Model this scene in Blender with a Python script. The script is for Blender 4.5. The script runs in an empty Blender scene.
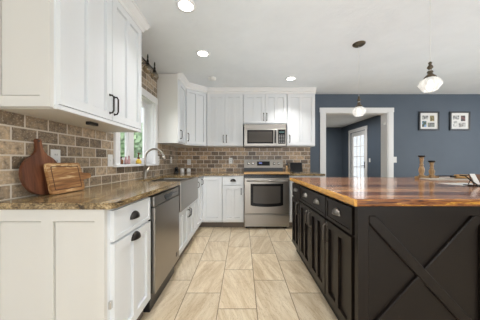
import bpy, bmesh, math, random
from mathutils import Matrix, Vector
random.seed(7)
S = bpy.context.scene
COL = S.collection
PI = math.pi
H = 1.14                      # camera height

# ------------------------------------------------------------------ camera
cam = bpy.data.cameras.new('camera')
cam.sensor_width = 36.0
cam.lens = 207.0/480.0*36.0
cam.shift_x = -2.5/480.0
cam.shift_y = 1.5/480.0
cam.clip_start = 0.05
co = bpy.data.objects.new('camera', cam); COL.objects.link(co)
co.location = (0, 0, H); co.rotation_euler = (PI/2, 0, 0)
S.camera = co

# ------------------------------------------------------------------ world, lights, exposure
S.view_settings.view_transform = 'Standard'
S.view_settings.look = 'None'
S.view_settings.gamma = 1.0
S.view_settings.use_curve_mapping = False
S.view_settings.exposure = 0.14
S.cycles.use_denoising = True
S.cycles.max_bounces = 10
S.cycles.diffuse_bounces = 6
S.cycles.sample_clamp_indirect = 6.0
S.cycles.caustics_reflective = False
S.cycles.caustics_refractive = False
W = bpy.data.worlds.new('overcast_sky'); S.world = W
W.use_nodes = True
bg = W.node_tree.nodes['Background']
bg.inputs[0].default_value = (0.86, 0.93, 1.0, 1)
bg.inputs[1].default_value = 1.15

def area(name, loc, rot, sx, sy, power, color=(1, 1, 1)):
    L = bpy.data.lights.new(name, 'AREA'); L.shape = 'RECTANGLE'
    L.size = sx; L.size_y = sy; L.energy = power; L.color = color
    o = bpy.data.objects.new(name, L); COL.objects.link(o)
    o.location = loc; o.rotation_euler = rot
    return o
# added frontal fill behind the camera; daylight from a window to the right
area('front_fill_light', (1.6, -3.05, 1.12), (PI/2, 0, 0), 4.6, 1.6, 74, (0.97, 0.985, 1.0))
area('daylight_right_windows', (5.9, 1.4, 1.45), (PI/2, 0, PI/2), 3.6, 1.9, 54, (0.93, 0.97, 1.0))
area('daylight_kitchen_window', (-2.9, 2.3, 2.1), (PI/2-0.25, 0, -PI/2), 1.6, 1.4, 70, (0.95, 0.98, 1.0))
area('daylight_hall_door', (4.02, 7.02, 1.15), (PI/2, 0, PI/2), 0.85, 1.9, 7, (0.95, 0.98, 1.0))
area('hall_fill_light', (2.6, 6.2, 2.44), (0, 0, 0), 0.6, 0.6, 36, (1, 0.98, 0.95))  # fill added to brighten the next room, no fixture there
sun = bpy.data.lights.new('sun', 'SUN'); sun.energy = 3.0; sun.angle = 0.02; sun.color = (1, 0.96, 0.9)
so_ = bpy.data.objects.new('sun', sun); COL.objects.link(so_)
so_.rotation_euler = Vector((-0.5, 0.12, -0.86)).to_track_quat('-Z', 'Y').to_euler()
# unseen upward fill added over aisle and island to brighten the ceiling
fl = area('ceiling_fill', (1.5, 1.5, 1.25), (PI, 0, 0), 4.0, 3.8, 15, (0.78, 0.92, 1.0))
fl.data.spread = math.radians(115)

# ------------------------------------------------------------------ materials
def mat(name, base=(0.8, 0.8, 0.8), rough=0.5, metal=0.0, spec=0.5, coat=0.0, emit=None, es=0.0, alpha=None):
    m = bpy.data.materials.new(name); m.use_nodes = True
    b = m.node_tree.nodes['Principled BSDF']
    b.inputs['Base Color'].default_value = (*base, 1)
    b.inputs['Roughness'].default_value = rough
    b.inputs['Metallic'].default_value = metal
    b.inputs['Specular IOR Level'].default_value = spec
    b.inputs['Coat Weight'].default_value = coat
    if emit:
        b.inputs['Emission Color'].default_value = (*emit, 1)
        b.inputs['Emission Strength'].default_value = es
    return m
class NT:
    def __init__(s, m):
        s.t = m.node_tree; s.b = s.t.nodes['Principled BSDF']
    def n(s, typ, **kw):
        x = s.t.nodes.new(typ)
        for k, v in kw.items(): setattr(x, k, v)
        return x
    def l(s, a, b): s.t.links.new(a, b)
    def coord(s): return s.n('ShaderNodeTexCoord').outputs['Object']
    def math(s, op, a, b=None, c=None):
        x = s.n('ShaderNodeMath', operation=op)
        for i, v in enumerate((a, b, c)):
            if v is None: continue
            if isinstance(v, (int, float)): x.inputs[i].default_value = v
            else: s.l(v, x.inputs[i])
        return x.outputs[0]
    def sep(s, v):
        x = s.n('ShaderNodeSeparateXYZ'); s.l(v, x.inputs[0]); return x.outputs
    def comb(s, a, b, c=0.0):
        x = s.n('ShaderNodeCombineXYZ')
        for i, v in enumerate((a, b, c)):
            if isinstance(v, (int, float)): x.inputs[i].default_value = v
            else: s.l(v, x.inputs[i])
        return x.outputs[0]
    def mapping(s, v, scale=(1, 1, 1), rot=(0, 0, 0), loc=(0, 0, 0)):
        x = s.n('ShaderNodeMapping'); s.l(v, x.inputs[0])
        x.inputs['Scale'].default_value = scale; x.inputs['Rotation'].default_value = rot; x.inputs['Location'].default_value = loc
        return x.outputs[0]
    def noise(s, v, scale, detail=4, rough=0.55, dist=0.0):
        x = s.n('ShaderNodeTexNoise'); s.l(v, x.inputs['Vector'])
        x.inputs['Scale'].default_value = scale; x.inputs['Detail'].default_value = detail
        x.inputs['Roughness'].default_value = rough; x.inputs['Distortion'].default_value = dist
        return x.outputs['Fac']
    def ramp(s, f, stops):
        x = s.n('ShaderNodeValToRGB'); s.l(f, x.inputs[0]); e = x.color_ramp.elements
        while len(e) < len(stops): e.new(0.5)
        for k, (p, c) in zip(e, stops): k.position = p; k.color = (*c, 1)
        return x.outputs[0]
    def mix(s, f, a, b, mode='MIX'):
        x = s.n('ShaderNodeMixRGB', blend_type=mode)
        for i, v in enumerate((f, a, b)):
            if isinstance(v, (int, float)): x.inputs[i].default_value = v
            elif isinstance(v, tuple): x.inputs[i].default_value = (*v, 1)
            else: s.l(v, x.inputs[i])
        return x.outputs[0]
    def bump(s, h, strength=0.2, dist=0.01):
        x = s.n('ShaderNodeBump'); s.l(h, x.inputs['Height'])
        x.inputs['Strength'].default_value = strength; x.inputs['Distance'].default_value = dist
        s.l(x.outputs[0], s.b.inputs['Normal'])
    def base(s, c): s.l(c, s.b.inputs['Base Color'])

M = {}
M['white'] = mat('white_cabinet_paint', (0.76, 0.78, 0.795), 0.38)
M['cream'] = mat('cream_end_panel_paint', (0.71, 0.70, 0.665), 0.38)
M['trimw'] = mat('white_trim_paint', (0.82, 0.82, 0.815), 0.35)
M['plastic'] = mat('white_plastic', (0.80, 0.80, 0.78), 0.3)
M['slot'] = mat('dark_slot', (0.05, 0.05, 0.05), 0.6)
M['bronze'] = mat('dark_bronze', (0.035, 0.03, 0.027), 0.34, 0.75)
M['pewter'] = mat('worn_pewter', (0.21, 0.195, 0.175), 0.3, 0.9)
M['ipull'] = mat('burnished_iron', (0.17, 0.155, 0.14), 0.3, 0.85)
M['brass'] = mat('aged_brass', (0.115, 0.092, 0.065), 0.35, 0.9)
M['black'] = mat('black_plastic', (0.012, 0.012, 0.013), 0.3)
M['bglass'] = mat('black_glass', (0.010, 0.010, 0.011), 0.10, 0, 0.25)
M['smoke'] = mat('smoked_oven_glass', (0.075, 0.067, 0.060), 0.12, 0, 0.25)
M['toe'] = mat('toe_kick_board', (0.15, 0.12, 0.095), 0.6)
M['chrome'] = mat('brushed_nickel', (0.38, 0.35, 0.31), 0.28, 1.0)
M['lens'] = mat('recessed_lamp_lens', (1, 1, 1), 0.5, emit=(1, 0.97, 0.92), es=9.0)
M['bulb'] = mat('lit_bulb', (1, 1, 1), 0.5, emit=(1, 0.95, 0.86), es=4.0)
M['display'] = mat('oven_clock_display', (0.02, 0.02, 0.03), 0.1, emit=(0.30, 0.38, 0.9), es=0.9)
M['knob'] = mat('polished_knob', (0.75, 0.73, 0.70), 0.25, 0.9)
M['paper'] = mat('white_paper', (0.82, 0.81, 0.79), 0.7)

m = M['steel'] = mat('stainless_steel', (0.36, 0.335, 0.305), 0.33, 1.0); n = NT(m)
f = n.noise(n.mapping(n.coord(), (1.5, 1.5, 260)), 1.0, 2)
n.l(n.math('MULTIPLY_ADD', f, 0.14, 0.26), n.b.inputs['Roughness'])

m = M['ceil'] = mat('ceiling_paint', (0.76, 0.765, 0.77), 0.9); n = NT(m)
f = n.noise(n.coord(), 14, 5, 0.6); n.bump(f, 0.35, 0.02)
n.base(n.ramp(n.noise(n.coord(), 3, 3), [(0.3, (0.77, 0.80, 0.825)), (0.7, (0.81, 0.84, 0.865))]))

m = M['blue'] = mat('slate_blue_wall_paint', (0.085, 0.113, 0.16), 0.55); n = NT(m)
n.base(n.ramp(n.noise(n.coord(), 2.2, 3), [(0.3, (0.077, 0.101, 0.134)), (0.7, (0.087, 0.112, 0.147))]))
n.bump(n.noise(n.coord(), 90, 3), 0.06, 0.004)
M['wallw'] = mat('pale_grey_wall_paint', (0.72, 0.71, 0.69), 0.7)

def brick_mat(name, ax, cols, rough=0.35):
    m = mat(name, (0.3, 0.25, 0.2), rough); n = NT(m)
    s = n.sep(n.coord())
    v = n.comb(n.math('SUBTRACT', s[ax], 0.043), n.math('SUBTRACT', s[2], 0.93), 0.0)
    b = n.n('ShaderNodeTexBrick'); n.l(v, b.inputs['Vector'])
    b.offset = 0.5; b.offset_frequency = 2
    b.inputs['Scale'].default_value = 1.0; b.inputs['Mortar Size'].default_value = 0.0048
    b.inputs['Mortar Smooth'].default_value = 0.1; b.inputs['Bias'].default_value = 0.0
    b.inputs['Brick Width'].default_value = 0.148; b.inputs['Row Height'].default_value = 0.0815
    b.inputs['Color1'].default_value = (*cols[0], 1); b.inputs['Color2'].default_value = (*cols[1], 1)
    b.inputs['Mortar'].default_value = (*cols[2], 1)
    # mottling and pits in the stone
    f1 = n.noise(n.coord(), 34, 6, 0.65)
    c = n.mix(n.math('SUBTRACT', 1.0, b.outputs['Fac']), b.outputs['Color'],
              n.mix(1.0, b.outputs['Color'], n.ramp(f1, [(0.30, (0.42, 0.42, 0.43)), (0.5, (1, 1, 1)), (0.70, (1.5, 1.45, 1.35))]), 'MULTIPLY'))
    f2 = n.noise(n.mapping(n.coord(), loc=(3, 5, 2)), 110, 3, 0.6)
    c = n.mix(n.math('MULTIPLY', n.ramp(f2, [(0.57, (0, 0, 0)), (0.64, (1, 1, 1))]), n.math('MULTIPLY', n.math('SUBTRACT', 1.0, b.outputs['Fac']), 0.55)), c, cols[3])
    n.base(c)
    n.bump(n.math('ADD', n.math('MULTIPLY', b.outputs['Fac'], -0.8), n.math('MULTIPLY', f1, 0.35)), 0.55, 0.004)
    return m
BR = ((0.135, 0.099, 0.066), (0.47, 0.36, 0.245), (0.66, 0.60, 0.51), (0.62, 0.56, 0.47))
M['brick_l'] = brick_mat('stone_subway_tile', 1, BR)
M['brick_b'] = brick_mat('stone_subway_tile_back', 0, ((0.125, 0.080, 0.048), (0.52, 0.365, 0.225), (0.76, 0.68, 0.57), (0.50, 0.44, 0.36)))

# floor: 30 x 58 cm veined tiles, each column stepped by a third
m = M['floor'] = mat('beige_stone_floor_tile', (0.6, 0.5, 0.38), 0.32); n = NT(m)
s = n.sep(n.coord())
u = n.math('DIVIDE', n.math('ADD', s[0], 0.49), 0.30)
col = n.math('FLOOR', u)
v = n.math('DIVIDE', n.math('ADD', n.math('SUBTRACT', s[1], 1.795), n.math('MULTIPLY', col, 0.193)), 0.579)
row = n.math('FLOOR', v)
fu = n.math('FRACT', u); fv = n.math('FRACT', v)
du = n.math('MULTIPLY', n.math('MINIMUM', fu, n.math('SUBTRACT', 1.0, fu)), 0.30)
dv = n.math('MULTIPLY', n.math('MINIMUM', fv, n.math('SUBTRACT', 1.0, fv)), 0.579)
grout = n.math('LESS_THAN', n.math('MINIMUM', du, dv), 0.0030)
wn = n.n('ShaderNodeTexWhiteNoise'); n.l(n.comb(col, row, 0.0), wn.inputs['Vector'])
rs = n.sep(wn.outputs['Color'])
flip = n.math('SUBTRACT', n.math('MULTIPLY', n.math('GREATER_THAN', rs[1], 0.4), 2.0), 1.0)
vec = n.comb(n.math('ADD', n.math('MULTIPLY', s[0], flip), n.math('MULTIPLY', rs[0], 31.0)), n.math('ADD', s[1], n.math('MULTIPLY', rs[1], 17.0)), n.math('MULTIPLY', rs[2], 9.0))
vec = n.mapping(n.mapping(vec, rot=(0, 0, -0.30)), (8.0, 1.15, 1.0))
f1 = n.noise(vec, 1.5, 6, 0.6, 0.9)
f2 = n.noise(vec, 3.2, 4, 0.55, 2.0)
c = n.ramp(f1, [(0.26, (0.44, 0.335, 0.215)), (0.42, (0.57, 0.46, 0.315)), (0.56, (0.66, 0.56, 0.41)), (0.75, (0.74, 0.65, 0.50))])
f3 = n.noise(n.mapping(vec, (2.4, 1.3, 1.0), loc=(7, 3, 1)), 2.0, 5, 0.6, 1.0)
vein = n.ramp(f2, [(0.475, (0, 0, 0)), (0.495, (1, 1, 1)), (0.515, (0, 0, 0))])
vein2 = n.ramp(f3, [(0.40, (0, 0, 0)), (0.415, (1, 1, 1)), (0.43, (0, 0, 0))])
c = n.mix(n.math('MULTIPLY', vein, 0.5), c, (0.30, 0.20, 0.11))
c = n.mix(n.math('MULTIPLY', vein2, 0.5), c, (0.27, 0.18, 0.10))
c = n.mix(1.0, c, n.ramp(rs[2], [(0, (0.90, 0.90, 0.90)), (1, (1.06, 1.05, 1.03))]), 'MULTIPLY')
n.base(n.mix(grout, c, (0.19, 0.145, 0.10)))
n.l(n.math('MULTIPLY_ADD', grout, 0.4, 0.30), n.b.inputs['Roughness'])
n.bump(n.math('MULTIPLY', grout, -1.0), 0.4, 0.002)

# granite with long brown and gold waves
m = M['granite'] = mat('brown_gold_granite', (0.3, 0.2, 0.1), 0.13, 0, 0.5); n = NT(m)
vc = n.mapping(n.coord(), (6.5, 1.2, 8.0), (0, 0, 0.42))
f1 = n.noise(vc, 2.0, 8, 0.64, 1.8)
c = n.ramp(f1, [(0.30, (0.014, 0.010, 0.007)), (0.39, (0.070, 0.047, 0.026)), (0.445, (0.31, 0.215, 0.105)), (0.485, (0.075, 0.050, 0.026)), (0.53, (0.46, 0.34, 0.18)), (0.575, (0.17, 0.11, 0.055)), (0.63, (0.50, 0.38, 0.21)), (0.74, (0.70, 0.60, 0.44))])
f2 = n.noise(n.coord(), 95, 4, 0.7)
n.base(n.mix(1.0, c, n.ramp(f2, [(0.30, (0.40, 0.38, 0.37)), (0.5, (1, 1, 1)), (0.72, (1.5, 1.45, 1.35))]), 'MULTIPLY'))

def wood_mat(name, axis, stops, rough=0.3, plank=None, scale=1.0, coat=0.0, contrast=1.0, grain=0.25):
    """axis: grain direction 0/1/2; plank: width of the glued strips across the grain (axis, width)"""
    m = mat(name, stops[0][1], rough, coat=coat); n = NT(m)
    co_ = n.coord(); s = n.sep(co_)
    rnd = 0.0; v = co_
    if plank:
        pa, pw = plank
        idx = n.math('FLOOR', n.math('DIVIDE', s[pa], pw))
        wn = n.n('ShaderNodeTexWhiteNoise', noise_dimensions='1D'); n.l(idx, wn.inputs['W'])
        off = n.math('MULTIPLY', wn.outputs['Value'], 40.0)
        a = list(s); a[axis] = n.math('ADD', s[axis], off)
        v = n.comb(*a)
        rnd = wn.outputs['Value']
    sc = [9.0*scale]*3; sc[axis] = 0.9*scale
    f = n.noise(n.mapping(v, tuple(sc)), 1.6, 6, 0.6, 1.2)
    if plank: f = n.math('ADD', n.math('MULTIPLY', f, 0.65), n.math('MULTIPLY', rnd, 0.35))
    c = n.ramp(f, stops)
    sc2 = [120.0*scale]*3; sc2[axis] = 3.0*scale
    g = n.noise(n.mapping(v, tuple(sc2)), 1.0, 3)
    c = n.mix(grain, c, n.ramp(g, [(0.35, (0.35, 0.30, 0.27)), (0.6, (1, 1, 1))]), 'MULTIPLY')
    n.base(c)
    return m
M['islandtop'] = wood_mat('varnished_plank_top', 0, [(0.28, (0.13, 0.040, 0.018)), (0.42, (0.34, 0.120, 0.052)), (0.52, (0.54, 0.225, 0.100)), (0.68, (0.78, 0.42, 0.20))], 0.16, (1, 0.135), 1.3, 0.25, grain=0.5)
nt_ = NT(M['islandtop']); nt_.bump(nt_.noise(nt_.mapping(nt_.coord(), (3, 14, 3)), 3.0, 4), 0.12, 0.01)
M['islandedge'] = wood_mat('live_edge_amber', 1, [(0.28, (0.20, 0.065, 0.010)), (0.42, (0.58, 0.27, 0.04)), (0.62, (0.74, 0.40, 0.07)), (0.78, (0.28, 0.10, 0.015))], 0.22, None, 2.0, 0.3)
M['islandedge2'] = wood_mat('live_edge_amber_end', 0, [(0.34, (0.07, 0.022, 0.010)), (0.47, (0.26, 0.095, 0.030)), (0.56, (0.34, 0.13, 0.03)), (0.62, (0.72, 0.36, 0.06)), (0.72, (0.16, 0.05, 0.015))], 0.22, None, 4.5, 0.3)
M['walnut'] = wood_mat('walnut_board', 2, [(0.28, (0.095, 0.032, 0.015)), (0.46, (0.20, 0.072, 0.033)), (0.62, (0.31, 0.125, 0.06)), (0.76, (0.60, 0.34, 0.19))], 0.4, (1, 0.083), 1.6)
M['acacia'] = wood_mat('acacia_board', 1, [(0.30, (0.16, 0.065, 0.022)), (0.44, (0.34, 0.155, 0.055)), (0.54, (0.50, 0.27, 0.105)), (0.60, (0.85, 0.64, 0.37)), (0.7, (0.50, 0.27, 0.10))], 0.4, None, 1.5)
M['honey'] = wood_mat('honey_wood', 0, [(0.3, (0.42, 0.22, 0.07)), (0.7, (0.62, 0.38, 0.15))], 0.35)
M['turned'] = wood_mat('turned_tan_wood', 2, [(0.3, (0.26, 0.15, 0.065)), (0.7, (0.62, 0.41, 0.20))], 0.5, None, 2.0)
M['palewood'] = wood_mat('pale_bleached_wood', 0, [(0.3, (0.55, 0.49, 0.42)), (0.7, (0.72, 0.67, 0.60))], 0.6)
m = M['islandpaint'] = mat('espresso_brown_paint', (0.0120, 0.0086, 0.0070), 0.36, spec=0.24); n = NT(m)
n.base(n.mix(n.math('MULTIPLY', n.ramp(n.noise(n.coord(), 28, 5, 0.7), [(0.66, (0, 0, 0)), (0.74, (1, 1, 1))]), 0.25), (0.0120, 0.0086, 0.0070), (0.085, 0.068, 0.058)))
M['islandrim'] = mat('espresso_brown_reveal', (0.010, 0.009, 0.008), 0.6)

def glass_mat(name, tint=(1, 1, 1), refl=0.04, rough=0.02):
    m = bpy.data.materials.new(name); m.use_nodes = True; t = m.node_tree
    for x in list(t.nodes):
        if x.type != 'OUTPUT_MATERIAL': t.nodes.remove(x)
    o = [x for x in t.nodes if x.type == 'OUTPUT_MATERIAL'][0]
    tr = t.nodes.new('ShaderNodeBsdfTransparent'); tr.inputs[0].default_value = (*tint, 1)
    gl = t.nodes.new('ShaderNodeBsdfGlossy'); gl.inputs['Roughness'].default_value = rough
    fr = t.nodes.new('ShaderNodeLayerWeight'); fr.inputs[0].default_value = 0.5
    pw = t.nodes.new('ShaderNodeMath'); pw.operation = 'POWER'; pw.inputs[1].default_value = 4.0
    ma = t.nodes.new('ShaderNodeMath'); ma.operation = 'MULTIPLY_ADD'; ma.inputs[1].default_value = 0.6; ma.inputs[2].default_value = refl
    t.links.new(fr.outputs['Facing'], pw.inputs[0]); t.links.new(pw.outputs[0], ma.inputs[0])
    mx = t.nodes.new('ShaderNodeMixShader')
    t.links.new(ma.outputs[0], mx.inputs[0]); t.links.new(tr.outputs[0], mx.inputs[1]); t.links.new(gl.outputs[0], mx.inputs[2])
    t.links.new(mx.outputs[0], o.inputs[0])
    return m
M['pane'] = glass_mat('window_glass')
m = M['shade'] = mat('lit_fluted_glass', (0.86, 0.86, 0.84), 0.12, emit=(1, 0.97, 0.92), es=0.18)
NT(m).b.inputs['Transmission Weight'].default_value = 0.5
M['globe'] = glass_mat('clear_ribbed_glass', (0.88, 0.83, 0.74), 0.14, 0.08)
m = M['leaf'] = mat('leaf_green', (0.10, 0.20, 0.06), 0.6); n = NT(m)
n.base(n.ramp(n.noise(n.coord(), 2.5, 4), [(0.3, (0.14, 0.30, 0.12)), (0.7, (0.50, 0.66, 0.42))]))
M['bark'] = mat('bark', (0.10, 0.07, 0.05), 0.9)
M['grass'] = mat('lawn', (0.12, 0.22, 0.06), 0.9)
M['jar'] = mat('brown_glass_jar', (0.16, 0.06, 0.02), 0.12)
M['pink'] = mat('pink_glass', (0.45, 0.27, 0.26), 0.2)
M['yellow'] = mat('yellow_soap', (0.75, 0.50, 0.06), 0.25)
M['red'] = mat('red_ceramic', (0.35, 0.03, 0.02), 0.3)
M['ceramic'] = mat('white_ceramic', (0.80, 0.79, 0.76), 0.2)
M['leather'] = mat('brown_leather', (0.16, 0.075, 0.045), 0.45)
M['navy'] = mat('dark_navy_cloth', (0.02, 0.025, 0.04), 0.6)

# ------------------------------------------------------------------ mesh helpers
class MB:
    def __init__(s): s.bm = bmesh.new()
    def box(s, x0, x1, y0, y1, z0, z1, bev=0.0, seg=2, mi=0):
        vs = [s.bm.verts.new(p) for p in ((x0,y0,z0),(x1,y0,z0),(x1,y1,z0),(x0,y1,z0),(x0,y0,z1),(x1,y0,z1),(x1,y1,z1),(x0,y1,z1))]
        fs = [s.bm.faces.new([vs[i] for i in q]) for q in ((3,2,1,0),(4,5,6,7),(0,1,5,4),(1,2,6,5),(2,3,7,6),(3,0,4,7))]
        for q in fs: q.material_index = mi
        if bev:
            es = list({e for q in fs for e in q.edges})
            r = bmesh.ops.bevel(s.bm, geom=es, offset=bev, segments=seg, affect='EDGES', profile=0.5)
            for q in r['faces']: q.material_index = mi
        return s
    def prism(s, pts, axis, a, b):
        """closed outline pts (2-D, in the two other axes in order) extruded from a to b along axis"""
        def P(p, t):
            q = list(p); q.insert(axis, t); return q
        A = [s.bm.verts.new(P(p, a)) for p in pts]; B = [s.bm.verts.new(P(p, b)) for p in pts]
        s.bm.faces.new(A); s.bm.faces.new(B[::-1])
        for i in range(len(pts)):
            j = (i+1) % len(pts); s.bm.faces.new((A[j], A[i], B[i], B[j]))
        return s
    def tube(s, path, r, n=8, cap=True, closed=False):
        path = [Vector(p) for p in path]; rings = []
        rr = r if isinstance(r, (list, tuple)) else [r]*len(path)
        up = None
        for i, p in enumerate(path):
            if closed: t = path[(i+1) % len(path)] - path[i-1]
            else: t = path[min(i+1, len(path)-1)] - path[max(i-1, 0)]
            t.normalize()
            if up is None:
                up = Vector((0, 0, 1)) if abs(t.z) < 0.9 else Vector((1, 0, 0))
            a = t.cross(up); a.normalize(); b = a.cross(t); b.normalize(); up = b
            rings.append([s.bm.verts.new(p + (a*math.cos(k*2*PI/n) + b*math.sin(k*2*PI/n))*rr[i]) for k in range(n)])
        m_ = len(rings)
        for i in range(m_ if closed else m_-1):
            A, B = rings[i], rings[(i+1) % m_]
            for k in range(n): s.bm.faces.new((A[k], A[(k+1) % n], B[(k+1) % n], B[k])).smooth = True
        if cap and not closed:
            s.bm.faces.new(rings[0][::-1]); s.bm.faces.new(rings[-1])
        return s
    def lathe(s, prof, c=(0, 0, 0), n=24, flute=0, amp=0.0, axis=2, loop=False):
        """profile [(r, h)] turned about an axis through c"""
        rings = []
        def P(x, y, h):
            if axis == 2: return (c[0]+x, c[1]+y, c[2]+h)
            if axis == 1: return (c[0]+x, c[1]+h, c[2]+y)
            return (c[0]+h, c[1]+x, c[2]+y)
        for r, h in prof:
            if r < 1e-6: rings.append([s.bm.verts.new(P(0, 0, h))])
            else:
                rings.append([s.bm.verts.new(P(r*(1+amp*math.cos(flute*k*2*PI/n))*math.cos(k*2*PI/n), r*(1+amp*math.cos(flute*k*2*PI/n))*math.sin(k*2*PI/n), h)) for k in range(n)])
        for A, B in zip(rings, rings[1:]+rings[:1] if loop else rings[1:]):
            for k in range(n):
                k2 = (k+1) % n
                if len(A) == 1 and len(B) == 1: continue
                if len(A) == 1: f = s.bm.faces.new((A[0], B[k], B[k2]))
                elif len(B) == 1: f = s.bm.faces.new((A[k], B[0], A[k2]))
                else: f = s.bm.faces.new((A[k], B[k], B[k2], A[k2]))
                f.smooth = True
        for R in (() if loop else (rings[0], rings[-1])):
            if len(R) > 1: s.bm.faces.new(R)
        return s
    def sweep(s, prof, path):
        """mitred sweep of profile [(out, z)] along a 2-D path; out is to the right of travel"""
        P = [Vector(p) for p in path]; rings = []
        for i, p in enumerate(P):
            d0 = (P[i]-P[i-1]).normalized() if i else None
            d1 = (P[i+1]-P[i]).normalized() if i < len(P)-1 else None
            d0 = d0 or d1; d1 = d1 or d0
            n0 = Vector((d0.y, -d0.x)); n1 = Vector((d1.y, -d1.x))
            m_ = (n0+n1).normalized(); m_ /= max(0.2, m_.dot(n0))
            rings.append([s.bm.verts.new((p.x+m_.x*o, p.y+m_.y*o, z)) for o, z in prof])
        k = len(prof)
        for A, B in zip(rings, rings[1:]):
            for i in range(k): s.bm.faces.new((A[i], A[(i+1) % k], B[(i+1) % k], B[i]))
        s.bm.faces.new(rings[0]); s.bm.faces.new(rings[-1][::-1])
        return s
    def build(s, name, material, parent=None, loc=None, rot=None):
        bmesh.ops.recalc_face_normals(s.bm, faces=s.bm.faces[:])
        me = bpy.data.meshes.new(name); s.bm.to_mesh(me); s.bm.free()
        for mm in (material if isinstance(material, (list, tuple)) else [material]): me.materials.append(mm)
        o = bpy.data.objects.new(name, me); COL.objects.link(o)
        if parent is not None: o.parent = parent
        if loc: o.location = loc
        if rot: o.rotation_euler = rot
        return o
def tag(o, label, cat, group=None):
    o['label'] = label; o['category'] = cat
    if group: o['group'] = group
    return o
def thing(name, label, cat, loc=(0, 0, 0), rz=0.0, group=None):
    o = bpy.data.objects.new(name, None); COL.objects.link(o)
    o.empty_display_size = 0.1
    o.location = loc; o.rotation_euler = (0, 0, rz)
    return tag(o, label, cat, group)
def struct(o, label=None):
    o['kind'] = 'structure'
    if label: o['label'] = label
    return o
def dup(root, loc, label, group=None, rz=None):
    r = root.copy(); COL.objects.link(r); r.location = loc; r['label'] = label
    if rz is not None: r.rotation_euler = (0, 0, rz)
    if group: r['group'] = group
    for ch in list(root.children):
        c = ch.copy(); COL.objects.link(c); c.parent = r
        for g in list(ch.children):
            d = g.copy(); COL.objects.link(d); d.parent = c
    return r

# ------------------------------------------------------------------ the setting
CZ = 2.48          # ceiling
XL = -1.30         # left wall face
YB = 4.12          # back wall face
RX = 6.0; FY = -3.2
HX = 3.91; HY = 8.13   # next room: right wall, far wall
struct(MB().box(XL-0.15, RX+0.1, FY-0.1, HY+0.12, -0.05, 0.0).build('floor', M['floor']), 'beige veined stone tile floor')
struct(MB().box(XL-0.15, RX+0.1, FY-0.1, HY+0.12, CZ, CZ+0.1).build('ceiling', M['ceil']), 'white lightly textured ceiling')
WY0, WY1, WZ0, WZ1 = 2.15, 3.01, 1.11, 1.985      # kitchen window opening
w = MB()
w.box(XL-0.15, XL, FY, WY0, 0, CZ).box(XL-0.15, XL, WY1, HY, 0, CZ).box(XL-0.15, XL, WY0, WY1, 0, WZ0).box(XL-0.15, XL, WY0, WY1, WZ1, CZ)
struct(w.build('wall_left', M['wallw']), 'left wall behind the tiled backsplash')
OX0, OX1, OZ = 1.642, 2.895, 2.12                  # cased opening
w = MB()
w.box(XL, OX0, YB, YB+0.18, 0, CZ).box(OX1, RX, YB, YB+0.18, 0, CZ).box(OX0, OX1, YB, YB+0.18, OZ, CZ)
struct(w.build('wall_back', M['blue']), 'slate blue back wall with wide cased opening')
# right wall with a window opening, front wall with a wide opening for the fill lamp (both out of the picture)
w = MB()
w.box(RX, RX+0.1, FY, -0.4, 0, CZ).box(RX, RX+0.1, 3.2, YB, 0, CZ).box(RX, RX+0.1, -0.4, 3.2, 0, 0.5).box(RX, RX+0.1, -0.4, 3.2, 2.4, CZ)
struct(w.build('wall_right', M['blue']), 'slate blue right wall')
w = MB()
w.box(XL, -0.7, FY-0.1, FY, 0, CZ).box(3.9, RX, FY-0.1, FY, 0, CZ).box(-0.7, 3.9, FY-0.1, FY, 1.95, CZ).box(-0.7, 3.9, FY-0.1, FY, 0, 0.3)
struct(w.build('wall_front', M['wallw']), 'pale wall behind the camera')
# next room
struct(MB().box(0.55, HX+0.12, HY, HY+0.12, 0, CZ).build('wall_far', M['blue']), 'slate blue far wall of the next room')
DY0, DY1, DZ = 6.58, 7.50, 2.16
w = MB()
w.box(HX, HX+0.12, YB+0.18, DY0, 0, CZ).box(HX, HX+0.12, DY1, HY, 0, CZ).box(HX, HX+0.12, DY0, DY1, DZ, CZ)
struct(w.build('wall_hall_right', M['blue']), 'slate blue side wall of the next room')
struct(MB().box(0.43, 0.55, YB+0.18, HY, 0, CZ).build('wall_hall_left', M['blue']), 'slate blue left wall of the next room')
# cased opening trim
t = MB(); cw = 0.100; cp = 0.018
for y0, y1 in ((YB-cp, YB), (YB+0.18, YB+0.18+cp)):
    t.box(OX0-cw, OX0, y0, y1, 0, OZ).box(OX1, OX1+cw, y0, y1, 0, OZ).box(OX0-cw-0.01, OX1+cw+0.01, y0, y1, OZ, OZ+0.088)
t.box(OX0, OX0+0.018, YB-0.005, YB+0.185, 0, OZ).box(OX1-0.018, OX1, YB-0.005, YB+0.185, 0, OZ).box(OX0+0.018, OX1-0.018, YB-0.005, YB+0.185, OZ-0.018, OZ)
tr = struct(t.build('trim_1', M['trimw']), 'white casing around the wide opening')
MB().box(OX1-0.075, OX1-0.018, YB+0.03, YB+0.05, 1.885, 1.905).box(OX1-0.045, OX1-0.018, YB+0.03, YB+0.05, 1.905, 1.93).build('bracket', M['plastic'], tr)
b = MB(); b.box(1.42, OX0-cw, YB-0.014, YB, 0, 0.13).box(OX1+cw, RX, YB-0.014, YB, 0, 0.13)
struct(b.build('baseboard_back', M['trimw']))
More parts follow.
